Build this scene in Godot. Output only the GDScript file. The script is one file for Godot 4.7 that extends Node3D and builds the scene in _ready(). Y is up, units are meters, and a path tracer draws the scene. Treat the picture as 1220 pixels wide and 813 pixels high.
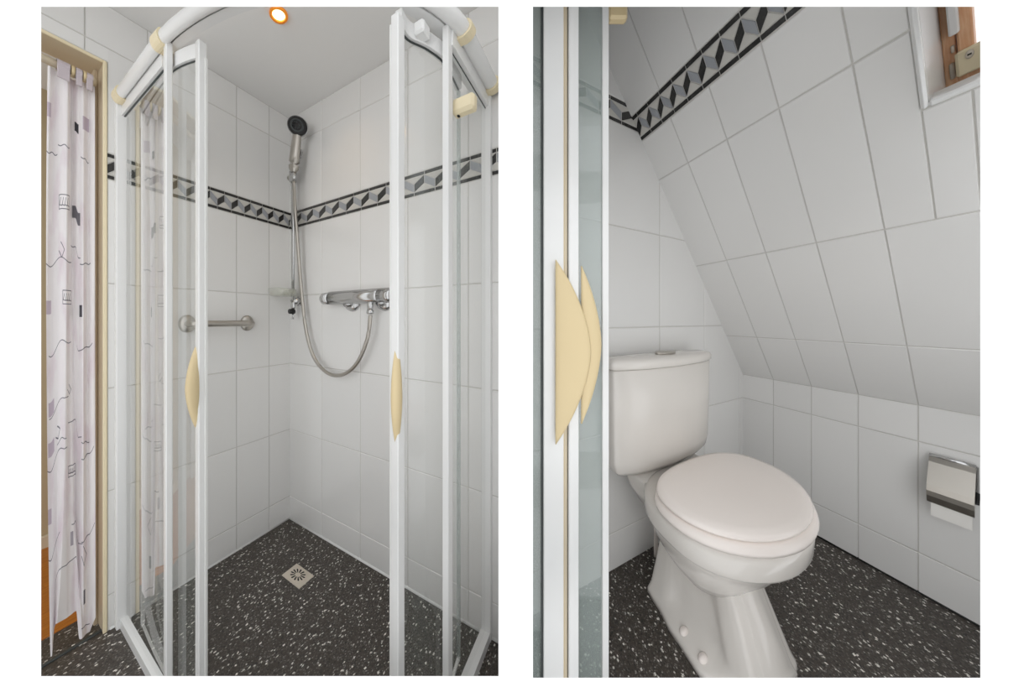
extends Node3D

# Two small tiled bathrooms behind one white wall with two openings: the shower room on the left, the toilet on the right.
var RL := Transform3D(Basis(Vector3(0.93012, 0, 0.36725), Vector3.UP, Vector3(-0.36725, 0, 0.93012)), Vector3(-1.1714, 0, -1.1329))
var RR := Transform3D(Basis(Vector3(0.91918, 0, -0.39386), Vector3.UP, Vector3(0.39386, 0, 0.91918)), Vector3(1.0085, 0.193, -1.0356))
var ON_L := Transform3D(Basis(Vector3(0, 0, -1), Vector3.UP, Vector3(1, 0, 0)), Vector3.ZERO)    # the shower room's left wall, in RL
var ON_W := Transform3D(Basis(Vector3(0, 0, 1), Vector3.UP, Vector3(-1, 0, 0)), Vector3.ZERO)    # the toilet's right wall, in RR
const CA := 0.601
const SA := 0.7992
const GZ := 0.0044    # how far the joints stand out; tiles reach 0.006
var ON_S := Transform3D(Basis(Vector3(0, 0, 1), Vector3(-CA, SA, 0), Vector3(-SA, -CA, 0)), Vector3(0, 0.555, 0))   # its sloping wall, in RR
const UX := 1.34    # how far the quadrant shower reaches along each wall
const VZ := 0.512
var M := {}
var used := {}
var shapes := {}
var rng := RandomNumberGenerator.new()


# ---------------------------------------------------------------- names and nodes
func numbered(called: String) -> String:
	used[called] = used.get(called, -1) + 1
	return called if used[called] == 0 else "%s_%03d" % [called, used[called]]

func tag(o: Node3D, label: String, category: String, group := "", kind := "") -> void:
	o.set_meta("label", label)
	o.set_meta("category", category)
	if group: o.set_meta("group", group)
	if kind: o.set_meta("kind", kind)

func thing(called: String, at: Transform3D, label: String, category: String, group := "") -> Node3D:
	var o := Node3D.new()
	o.name = numbered(called)
	o.transform = at
	add_child(o)
	tag(o, label, category, group)
	return o

func part(called: String, mesh: Mesh, mat: Material, parent: Node, at := Transform3D.IDENTITY) -> MeshInstance3D:
	var o := MeshInstance3D.new()
	o.name = called
	o.mesh = mesh
	o.material_override = mat
	o.transform = at
	o.cast_shadow = GeometryInstance3D.SHADOW_CASTING_SETTING_ON
	parent.add_child(o, true)
	return o

func solid(called: String, mesh: Mesh, mat: Material, at: Transform3D, label: String, category: String, kind := "") -> MeshInstance3D:
	var o := part(numbered(called), mesh, mat, self, at)
	tag(o, label, category, "", kind)
	return o


# ---------------------------------------------------------------- mesh tools: lists of triangles
func tri(t: Array, a: Vector3, b: Vector3, c: Vector3) -> void:
	t.append_array([a, b, c])

func quad(t: Array, a: Vector3, b: Vector3, c: Vector3, d: Vector3) -> void:
	t.append_array([a, b, c, a, c, d])

func put(st: SurfaceTool, t: Array, smooth := false, mid: Variant = null) -> void:
	# turns a closed shape so that its front faces run clockwise seen from outside
	var m := Vector3.ZERO
	if mid == null:
		for v in t: m += v
		m /= t.size()
	else: m = mid
	var vol := 0.0
	for i in range(0, t.size(), 3):
		vol += (t[i] - m).dot((t[i + 1] - m).cross(t[i + 2] - m))
	st.set_smooth_group(0 if smooth else -1)
	for i in range(0, t.size(), 3):
		var n: Vector3 = (t[i + 1] - t[i]).cross(t[i + 2] - t[i])
		if n.length() < 1e-12: continue
		st.add_vertex(t[i])
		if vol > 0.0:
			st.add_vertex(t[i + 2]); st.add_vertex(t[i + 1])
		else:
			st.add_vertex(t[i + 1]); st.add_vertex(t[i + 2])

func begin() -> SurfaceTool:
	var st := SurfaceTool.new()
	st.begin(Mesh.PRIMITIVE_TRIANGLES)
	return st

func done(st: SurfaceTool) -> ArrayMesh:
	st.generate_normals()
	return st.commit()

func add_box(st: SurfaceTool, lo: Vector3, hi: Vector3, r := 0.0, at := Transform3D.IDENTITY) -> void:
	var c := (lo + hi) / 2
	var h := (hi - lo) / 2
	var t := []
	r = minf(r, minf(h.x, minf(h.y, h.z)) * 0.9)
	var p := func(sx: float, sy: float, sz: float, axis: int) -> Vector3:
		var v := Vector3(sx * (h.x - (0.0 if axis == 0 else r)), sy * (h.y - (0.0 if axis == 1 else r)), sz * (h.z - (0.0 if axis == 2 else r)))
		return at * (c + v)
	for s in [-1.0, 1.0]:
		for f in [[p.call(s, -1, -1, 0), p.call(s, 1, -1, 0), p.call(s, 1, 1, 0), p.call(s, -1, 1, 0)], [p.call(-1, s, -1, 1), p.call(-1, s, 1, 1), p.call(1, s, 1, 1), p.call(1, s, -1, 1)], [p.call(-1, -1, s, 2), p.call(1, -1, s, 2), p.call(1, 1, s, 2), p.call(-1, 1, s, 2)]]:
			if s > 0: quad(t, f[0], f[1], f[2], f[3])
			else: quad(t, f[3], f[2], f[1], f[0])
	if r > 0.0:
		for a in [-1.0, 1.0]:
			for b in [-1.0, 1.0]:
				var e := []
				e.append([p.call(a, b, -1, 0), p.call(a, b, 1, 0), p.call(a, b, 1, 1), p.call(a, b, -1, 1)])
				e.append([p.call(-1, a, b, 1), p.call(1, a, b, 1), p.call(1, a, b, 2), p.call(-1, a, b, 2)])
				e.append([p.call(b, -1, a, 2), p.call(b, 1, a, 2), p.call(b, 1, a, 0), p.call(b, -1, a, 0)])
				for q in e:
					if a * b > 0: quad(t, q[0], q[1], q[2], q[3])
					else: quad(t, q[3], q[2], q[1], q[0])
				for z in [-1.0, 1.0]:
					var q := [p.call(a, b, z, 0), p.call(a, b, z, 1), p.call(a, b, z, 2)]
					if a * b * z > 0: tri(t, q[0], q[1], q[2])
					else: tri(t, q[2], q[1], q[0])
	put(st, t)

func box(lo: Vector3, hi: Vector3, r := 0.0) -> ArrayMesh:
	var st := begin()
	add_box(st, lo, hi, r)
	return done(st)

func add_loft(st: SurfaceTool, rings: Array, closed := true, caps := true, smooth := true) -> void:
	# rings of equally many points; caps are fans
	var t := []
	var n: int = rings[0].size()
	for i in rings.size() - 1:
		for k in (n if closed else n - 1):
			var l := (k + 1) % n
			quad(t, rings[i][k], rings[i][l], rings[i + 1][l], rings[i + 1][k])
	if caps:
		for end in [0, rings.size() - 1]:
			var m := Vector3.ZERO
			for v in rings[end]: m += v
			m /= n
			for k in n:
				var l := (k + 1) % n
				if end == 0: tri(t, m, rings[end][l], rings[end][k])
				else: tri(t, m, rings[end][k], rings[end][l])
	put(st, t, smooth)

func add_tube(st: SurfaceTool, path: Array, r: float, sides := 12, squash := Vector3.ONE, ends := []) -> void:
	# a round bar along a path; squash flattens the section along x, y or z
	var rings := []
	var up := Vector3.UP
	for i in path.size():
		var d: Vector3 = (path[mini(i + 1, path.size() - 1)] - path[maxi(i - 1, 0)]).normalized()
		var s := d.cross(up)
		if s.length() < 0.2: s = d.cross(Vector3(0.3, 0, 1))
		s = s.normalized()
		var u := s.cross(d).normalized()
		var rr: float = r if ends.is_empty() else ends[i]
		var ring := PackedVector3Array()
		for k in sides:
			var a := TAU * k / sides
			ring.append(path[i] + (s * cos(a) + u * sin(a)) * rr * squash)
		rings.append(ring)
	add_loft(st, rings)

func tube(path: Array, r: float, sides := 12, squash := Vector3.ONE, ends := []) -> ArrayMesh:
	var st := begin()
	add_tube(st, path, r, sides, squash, ends)
	return done(st)

func add_lathe(st: SurfaceTool, profile: Array, at: Transform3D, sides := 24, squash := Vector3.ONE) -> void:
	# profile of Vector2(radius, height along at's y axis)
	var rings := []
	for p in profile:
		var ring := PackedVector3Array()
		for k in sides:
			var a := TAU * k / sides
			ring.append(at.origin + (at.basis * Vector3(cos(a) * p.x, p.y, sin(a) * p.x)) * squash)
		rings.append(ring)
	if profile[0].x > 0.0001 and profile[-1].x > 0.0001:
		rings.append(rings[0])    # a ring with an open middle
		add_loft(st, rings, true, false)
	else: add_loft(st, rings)

func lathe(profile: Array, at := Transform3D.IDENTITY, sides := 24, squash := Vector3.ONE) -> ArrayMesh:
	var st := begin()
	add_lathe(st, profile, at, sides, squash)
	return done(st)

func curve(pts: Array, steps := 8) -> Array:
	var r := []
	for i in pts.size() - 1:
		var a: Vector3 = pts[maxi(i - 1, 0)]
		var d: Vector3 = pts[mini(i + 2, pts.size() - 1)]
		for k in steps:
			r.append(pts[i].cubic_interpolate(pts[i + 1], a, d, float(k) / steps))
	r.append(pts[-1])
	return r

func inset(poly: PackedVector2Array, by: float, sx: float) -> PackedVector2Array:
	# a smaller convex outline; distances along x count sx times
	var n := poly.size()
	var q := PackedVector2Array()
	for p in poly: q.append(Vector2(p.x / sx, p.y))
	var r := PackedVector2Array()
	for i in n:
		var a := q[(i + n - 1) % n]
		var b := q[i]
		var c := q[(i + 1) % n]
		var d1 := (b - a).normalized()
		var d2 := (c - b).normalized()
		var n1 := Vector2(-d1.y, d1.x)
		var n2 := Vector2(-d2.y, d2.x)
		var k := 1.0 + n1.dot(n2)
		var v := b + (n1 + n2) * by / maxf(k, 0.25)
		r.append(Vector2(v.x * sx, v.y))
	return r

func area(p: PackedVector2Array) -> float:
	var s := 0.0
	for i in p.size(): s += p[i].cross(p[(i + 1) % p.size()])
	return s / 2

func tidy(p: PackedVector2Array) -> PackedVector2Array:
	var r := PackedVector2Array()
	for i in p.size():
		if p[i].distance_to(p[(i + 1) % p.size()]) > 0.0015: r.append(p[i])
	if area(r) < 0: r.reverse()
	return r

func slab(poly: PackedVector2Array, z0: float, z1: float, ch: float, sx := 1.0) -> ArrayMesh:
	# a plate with a bevelled front edge
	var inner := inset(poly, ch, sx)
	var t := []
	var n := poly.size()
	var m := Vector2.ZERO
	for p in inner: m += p / n
	for i in n:
		var j := (i + 1) % n
		var a := Vector3(poly[i].x, poly[i].y, z0)
		var b := Vector3(poly[j].x, poly[j].y, z0)
		var c := Vector3(poly[j].x, poly[j].y, z1 - ch)
		var d := Vector3(poly[i].x, poly[i].y, z1 - ch)
		var e := Vector3(inner[j].x, inner[j].y, z1)
		var f := Vector3(inner[i].x, inner[i].y, z1)
		quad(t, a, b, c, d)
		quad(t, d, c, e, f)
		tri(t, Vector3(m.x, m.y, z1), f, e)
	var st := begin()
	put(st, t, false, Vector3(m.x, m.y, z0 - 0.01))
	return done(st)

func piece(called: String, poly: PackedVector2Array, gap: float, sx: float, depth: float, ch: float, mat: Material, parent: Node, clips := []) -> void:
	# one tile or mosaic stone of a wall, cut by the wall's outlines
	var all := [poly]
	for c in clips:
		var next := []
		for p in all: next.append_array(Geometry2D.intersect_polygons(p, c))
		all = next
	for p in all:
		var q := tidy(p)
		if q.size() < 3 or absf(area(q)) < 0.00003: continue
		q = tidy(inset(q, gap, sx))
		if q.size() < 3 or area(q) < 0.00002: continue
		var m := Vector2.ZERO
		for v in q: m += v / q.size()
		var key := "%.4f" % depth
		var loc := PackedVector2Array()
		for v in q:
			loc.append(v - m)
			key += ",%.4f %.4f" % [v.x - m.x, v.y - m.y]
		if not shapes.has(key): shapes[key] = slab(loc, 0.0, depth, ch, sx)
		part(called, shapes[key], mat, parent, Transform3D(Basis.IDENTITY, Vector3(m.x, m.y, 0)))

func rect(x0: float, y0: float, x1: float, y1: float) -> PackedVector2Array:
	return PackedVector2Array([Vector2(x0, y0), Vector2(x1, y0), Vector2(x1, y1), Vector2(x0, y1)])

func white_tile() -> Material:
	return M["tile%d" % rng.randi_range(0, 2)]

func tiles(wall: Node, xs: Array, ys: Array, sx: float, clips := []) -> void:
	for i in xs.size() - 1:
		for j in ys.size() - 1:
			piece("tile", rect(xs[i], ys[j], xs[i + 1], ys[j + 1]), 0.0013, sx, 0.006, 0.0018, white_tile(), wall, clips)

func border(wall: Node, top0: float, period: float, first: int, last: int, y0: float, y1: float, sx: float, clips := []) -> void:
	# the band of tumbling blocks: bars above and below, grey and black rhombs, pale triangles between
	var bar := (y1 - y0) * 0.16
	var b := y0 + bar
	var t := y1 - bar
	var e := (t - b) * 0.54
	for k in range(first, last):
		var x := top0 + period * k
		var h := x + period / 2
		var z := x + period
		var g := 0.0012
		piece("mosaic_bar", rect(x, t, z, y1), g, sx, 0.006, 0.0008, M.marble, wall, clips)
		piece("mosaic_bar", rect(h, y0, h + period, b), g, sx, 0.006, 0.0008, M.marble, wall, clips)
		piece("mosaic_rhomb", PackedVector2Array([Vector2(x, t - e), Vector2(h, b), Vector2(h, b + e), Vector2(x, t)]), g, sx, 0.006, 0.0008, M.grey_stone, wall, clips)
		piece("mosaic_rhomb", PackedVector2Array([Vector2(h, b), Vector2(z, t - e), Vector2(z, t), Vector2(h, b + e)]), g, sx, 0.006, 0.0008, M.marble, wall, clips)
		piece("mosaic_triangle", PackedVector2Array([Vector2(x, t), Vector2(h, b + e), Vector2(z, t)]), g * 0.7, sx, 0.006, 0.0008, M.pale_stone, wall, clips)
		piece("mosaic_triangle", PackedVector2Array([Vector2(h, b), Vector2(h + period, b), Vector2(z, t - e)]), g * 0.7, sx, 0.006, 0.0008, M.pale_stone, wall, clips)


# ---------------------------------------------------------------- materials
func mat(called: String, c: Color, rough: float, metal := 0.0) -> StandardMaterial3D:
	var m := StandardMaterial3D.new()
	m.resource_name = called
	m.albedo_color = c
	m.roughness = rough
	m.metallic = metal
	M[called] = m
	return m

func image_of(im: Image) -> ImageTexture:
	return ImageTexture.create_from_image(im)

func blob(im: Image, x: float, y: float, rx: float, ry: float, turn: float, c: Color) -> void:
	var s := im.get_width()
	var r := ceili(maxf(rx, ry))
	for j in range(-r, r + 1):
		for i in range(-r, r + 1):
			var p := Vector2(i, j).rotated(turn)
			if absf(p.x) / rx + absf(p.y) / ry * 0.8 + absf(p.y * p.x) / (rx * ry) * 0.3 <= 1.0:
				im.set_pixel(posmod(int(x) + i, s), posmod(int(y) + j, s), c)

func make_materials() -> void:
	for i in 3:
		var g: float = [0.905, 0.918, 0.911][i]
		var m := mat("tile%d" % i, Color(g, g * 0.995, g * 0.985), 0.16)
		m.metallic_specular = 0.5
		var nz := FastNoiseLite.new()
		nz.seed = 5 + i
		nz.frequency = 0.012
		nz.fractal_octaves = 2
		var nt := NoiseTexture2D.new()
		nt.noise = nz
		nt.width = 256
		nt.height = 256
		nt.seamless = true
		nt.as_normal_map = true
		nt.bump_strength = 1.5
		m.normal_enabled = true
		m.normal_texture = nt
		m.normal_scale = 0.12
		m.uv1_triplanar = true
		m.uv1_world_triplanar = true
		m.uv1_scale = Vector3(3, 3, 3)
	mat("grout", Color(0.80, 0.79, 0.77), 0.9)
	mat("white_paint", Color(0.985, 0.985, 0.985), 0.9)
	mat("ceiling_paint", Color(0.93, 0.925, 0.915), 0.8)
	mat("enamel", Color(0.93, 0.93, 0.925), 0.25)
	mat("cream", Color(0.87, 0.79, 0.62), 0.35)
	mat("pale_cream", Color(0.93, 0.875, 0.74), 0.4)
	mat("beige_trim", Color(0.80, 0.735, 0.63), 0.5)
	mat("cream_trim", Color(0.86, 0.81, 0.71), 0.45)
	mat("beige_wall", Color(0.75, 0.68, 0.55), 0.8)
	mat("chrome", Color(0.80, 0.80, 0.80), 0.13, 1.0)
	mat("steel", Color(0.84, 0.80, 0.74), 0.4, 0.2)
	mat("satin_chrome", Color(0.74, 0.72, 0.69), 0.28, 1.0)
	mat("black_rubber", Color(0.07, 0.07, 0.07), 0.45)
	mat("dark_gasket", Color(0.25, 0.27, 0.27), 0.5)
	mat("ceramic", Color(0.90, 0.88, 0.855), 0.12)
	mat("seat_plastic", Color(0.98, 0.945, 0.92), 0.22)
	mat("paper", Color(0.93, 0.92, 0.90), 0.95)
	mat("dark_hole", Color(0.04, 0.04, 0.04), 0.7)
	mat("silicone", Color(0.92, 0.92, 0.91), 0.5)
	mat("grey_stone", Color(0.62, 0.63, 0.65), 0.3)
	mat("pale_stone", Color(0.80, 0.79, 0.765), 0.3)
	# dark veined marble of the mosaic
	var mm := mat("marble", Color(1, 1, 1), 0.25)
	var vein := FastNoiseLite.new()
	vein.seed = 3
	vein.frequency = 0.02
	vein.fractal_type = FastNoiseLite.FRACTAL_RIDGED
	vein.fractal_octaves = 3
	var vt := NoiseTexture2D.new()
	vt.noise = vein
	vt.seamless = true
	var ramp := Gradient.new()
	ramp.offsets = PackedFloat32Array([0.0, 0.86, 0.97, 1.0])
	ramp.colors = PackedColorArray([Color(0.13, 0.125, 0.12), Color(0.17, 0.165, 0.16), Color(0.30, 0.29, 0.28), Color(0.6, 0.59, 0.57)])
	vt.color_ramp = ramp
	mm.albedo_texture = vt
	mm.uv1_triplanar = true
	mm.uv1_world_triplanar = true
	mm.uv1_scale = Vector3(4, 4, 4)
	# glass
	var gl := mat("glass", Color(0.80, 0.86, 0.83, 0.07), 0.02)
	gl.transparency = BaseMaterial3D.TRANSPARENCY_ALPHA
	var g2 := mat("edge_glass", Color(0.70, 0.745, 0.73, 0.40), 0.05)
	g2.transparency = BaseMaterial3D.TRANSPARENCY_ALPHA
	var g3 := mat("dish_plastic", Color(0.88, 0.89, 0.83, 0.28), 0.1)
	g3.transparency = BaseMaterial3D.TRANSPARENCY_ALPHA
	var g4 := mat("window_glass", Color(0.95, 0.97, 1.0, 0.03), 0.02)
	g4.transparency = BaseMaterial3D.TRANSPARENCY_ALPHA
	# dark speckled safety vinyl
	var im := Image.create(1024, 1024, false, Image.FORMAT_RGB8)
	im.fill(Color(0.275, 0.25, 0.225))
	var r := RandomNumberGenerator.new()
	r.seed = 11
	for i in 42000:
		var g := r.randf_range(0.13, 0.42)
		blob(im, r.randi() % 1024, r.randi() % 1024, r.randf_range(1.2, 4), r.randf_range(1.2, 3.4), r.randf() * TAU, Color(g * 1.04, g * 0.98, g * 0.92))
	for i in 3800:
		var g := r.randf_range(0.42, 0.66)
		blob(im, r.randi() % 1024, r.randi() % 1024, r.randf_range(1.5, 4.2), r.randf_range(1.4, 3), r.randf() * TAU, Color(g, g * 0.97, g * 0.93))
	for i in 1250:
		var g := r.randf_range(0.78, 0.99)
		blob(im, r.randi() % 1024, r.randi() % 1024, r.randf_range(2.5, 7.0), r.randf_range(2.0, 4.6), r.randf() * TAU, Color(g, g * 0.985, g * 0.95))
	var fl := mat("vinyl", Color(1, 1, 1), 0.42)
	fl.albedo_texture = image_of(im)
	fl.uv1_triplanar = true
	fl.uv1_world_triplanar = true
	fl.uv1_scale = Vector3(1.55, 1.55, 1.55)
	# wood: window (pale red pine) and hall floor (orange)
	for w in [["pine", Color(0.96, 0.79, 0.63), Color(0.90, 0.66, 0.49), 0.45], ["orange_floor", Color(0.80, 0.51, 0.16), Color(0.66, 0.38, 0.10), 0.4]]:
		var nz := FastNoiseLite.new()
		nz.seed = 21
		nz.frequency = 0.03
		var wim := Image.create(256, 256, false, Image.FORMAT_RGB8)
		for y in 256:
			for x in 256:
				var v := nz.get_noise_2d(x * 3.0, y * 0.25) * 0.8 + nz.get_noise_2d(x * 9.0, y * 0.6) * 0.4
				wim.set_pixel(x, y, (w[1] as Color).lerp(w[2], clampf(0.5 + v, 0, 1)))
		var wm := mat(w[0], Color(1, 1, 1), w[3])
		wm.albedo_texture = image_of(wim)
		wm.uv1_triplanar = true
		wm.uv1_scale = Vector3(6, 6, 6)
	# brushed steel of the paper holder and the curtain's print
	M.curtain = curtain_material()

func stroke(im: Image, pts: Array, wide: float, c: Color) -> void:
	for i in pts.size() - 1:
		var a: Vector2 = pts[i]
		var b: Vector2 = pts[i + 1]
		var n := int(a.distance_to(b)) + 1
		for k in n + 1:
			var p := a.lerp(b, float(k) / n)
			im.fill_rect(Rect2i(int(p.x - wide / 2), int(p.y - wide / 2), maxi(1, int(wide)), maxi(1, int(wide))), c)

func curtain_material() -> StandardMaterial3D:
	# cloth print: thin drawn waves, small framed scribbles, grey and lilac patches
	var im := Image.create(512, 2048, false, Image.FORMAT_RGB8)
	var nz := FastNoiseLite.new()
	nz.seed = 8
	nz.frequency = 0.004
	for y in 2048:
		for x in 512:
			var v := clampf(nz.get_noise_2d(x * 1.4, y * 0.8) * 1.5, 0, 1)
			im.set_pixel(x, y, Color(0.965, 0.955, 0.96).lerp(Color(0.925, 0.88, 0.905), v))
	var q := func(x: float, y: float) -> Vector2: return Vector2((x - 57.0) / 63.0 * 511, (y - 85.0) / 692.0 * 2047)
	var lilac := Color(0.80, 0.75, 0.80)
	var grey := Color(0.45, 0.44, 0.47)
	var ink := Color(0.42, 0.41, 0.45)
	for p in [[90, 250, 100, 266, grey], [57, 361, 63, 377, lilac], [59, 481, 66, 498, lilac], [57, 605, 62, 623, lilac], [93, 140, 98, 152, Color(0.25, 0.25, 0.27)], [58, 528, 66, 545, lilac], [55, 128, 62, 145, lilac], [99, 365, 102, 380, Color(0.35, 0.34, 0.37)], [86, 672, 90, 690, Color(0.7, 0.68, 0.72)], [103, 720, 106, 738, grey], [103, 128, 113, 145, lilac]]:
		var a: Vector2 = q.call(p[0], p[1])
		var b: Vector2 = q.call(p[2], p[3])
		im.fill_rect(Rect2i(int(a.x), int(a.y), int(b.x - a.x), int(b.y - a.y)), p[4])
	for w in [[57, 186, 70, 188, 4], [71, 177, 85, 178, 3], [101, 180, 112, 184, 2], [57, 318, 88, 324, 5], [88, 303, 100, 306, 2], [100, 314, 114, 312, 2], [60, 426, 87, 427, 5], [96, 422, 116, 416, 2], [83, 531, 101, 529, 1], [57, 560, 81, 560, 5], [101, 536, 112, 538, 2], [101, 557, 118, 551, 3], [57, 664, 74, 664, 4], [101, 660, 119, 652, 2], [88, 663, 102, 661, 2], [66, 715, 95, 706, 1], [100, 765, 112, 767, 1], [70, 548, 80, 549, 2], [60, 500, 83, 497, 1]]:
		var pts := []
		for k in 25:
			var s := k / 24.0
			pts.append(q.call(lerpf(w[0], w[2], s), lerpf(w[1], w[3], s) + sin(s * 9.0) * w[4] * 0.45))
		stroke(im, pts, 3.0, ink)
	for s in [[72, 240, 85, 258], [76, 362, 88, 379], [83, 587, 94, 601]]:
		stroke(im, [q.call(s[0], s[1]), q.call(s[2], s[1]), q.call(s[2], s[3]), q.call(s[0], s[3]), q.call(s[0], s[1])], 3.0, ink)
		for k in 4:
			var x: float = lerpf(s[0] + 2, s[2] - 2, k / 3.0)
			stroke(im, [q.call(x, s[1] + 4), q.call(x - 1.5, s[3] - 5), q.call(x + 1.5, s[3] - 4)], 3.0, ink)
	for s in [[74, 300, 78, 320], [103, 665, 108, 690], [70, 525, 73, 543], [84, 482, 87, 495]]:
		stroke(im, [q.call(s[0], s[1]), q.call(s[2], (s[1] + s[3]) / 2.0), q.call(s[0] + 1, s[3]), q.call(s[0] - 2, (s[1] + s[3]) / 2.0)], 3.0, ink)
	var m := StandardMaterial3D.new()
	m.resource_name = "curtain"
	m.albedo_texture = image_of(im)
	m.roughness = 0.9
	m.cull_mode = BaseMaterial3D.CULL_DISABLED
	m.backlight_enabled = true
	m.backlight = Color(0.45, 0.43, 0.44)
	return m


func _ready() -> void:
	rng.seed = 4
	# ------------------------------------------------ camera
	var cam := Camera3D.new()
	cam.name = "camera"
	var near := 0.05
	cam.projection = Camera3D.PROJECTION_FRUSTUM
	cam.size = near * 813.0 / 267.7
	cam.frustum_offset = Vector2(-13.3, -26.5) / 267.7 * near
	cam.near = near
	cam.far = 60.0
	cam.position = Vector3(0, 1.0, 0)
	add_child(cam)
	cam.current = true
	# ------------------------------------------------ sky and exposure
	var we := WorldEnvironment.new()
	we.name = "environment"
	var env := Environment.new()
	var sk := ProceduralSkyMaterial.new()
	sk.sky_top_color = Color(0.98, 0.99, 1.0)
	sk.sky_horizon_color = Color(1, 1, 1)
	sk.ground_horizon_color = Color(1, 1, 1)
	sk.ground_bottom_color = Color(0.95, 0.95, 0.95)
	sk.sky_energy_multiplier = 1.16
	sk.ground_energy_multiplier = 1.16
	var sky := Sky.new()
	sky.sky_material = sk
	env.background_mode = Environment.BG_SKY
	env.sky = sky
	env.ambient_light_source = Environment.AMBIENT_SOURCE_SKY
	env.tonemap_mode = Environment.TONE_MAPPER_LINEAR
	env.tonemap_exposure = 1.0
	env.sdfgi_enabled = true
	env.ssao_enabled = true
	env.ssil_enabled = true
	we.environment = env
	add_child(we)
	make_materials()
	setting()
	shower_room()
	toilet_room()


# ---------------------------------------------------------------- the setting
func hexa(st: SurfaceTool, f: Array, b: Array, zf: float, zb: float) -> void:
	# f and b: x0, y0, x1, y1 of the front and the back face
	var p := func(r: Array, z: float) -> Array: return [Vector3(r[0], r[1], z), Vector3(r[2], r[1], z), Vector3(r[2], r[3], z), Vector3(r[0], r[3], z)]
	var q: Array = p.call(f, zf)
	var w: Array = p.call(b, zb)
	var t := []
	quad(t, q[0], q[1], q[2], q[3])
	quad(t, w[3], w[2], w[1], w[0])
	for i in 4:
		var j := (i + 1) % 4
		quad(t, q[j], q[i], w[i], w[j])
	put(st, t)

func plate(outline: Array, y0: float, y1: float) -> ArrayMesh:
	# a flat slab with the given outline in plan (x, z)
	var lo := PackedVector3Array()
	var hi := PackedVector3Array()
	for v in outline:
		lo.append(Vector3(v.x, y0, v.y))
		hi.append(Vector3(v.x, y1, v.y))
	var st := begin()
	add_loft(st, [lo, hi], true, true, false)
	return done(st)

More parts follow.
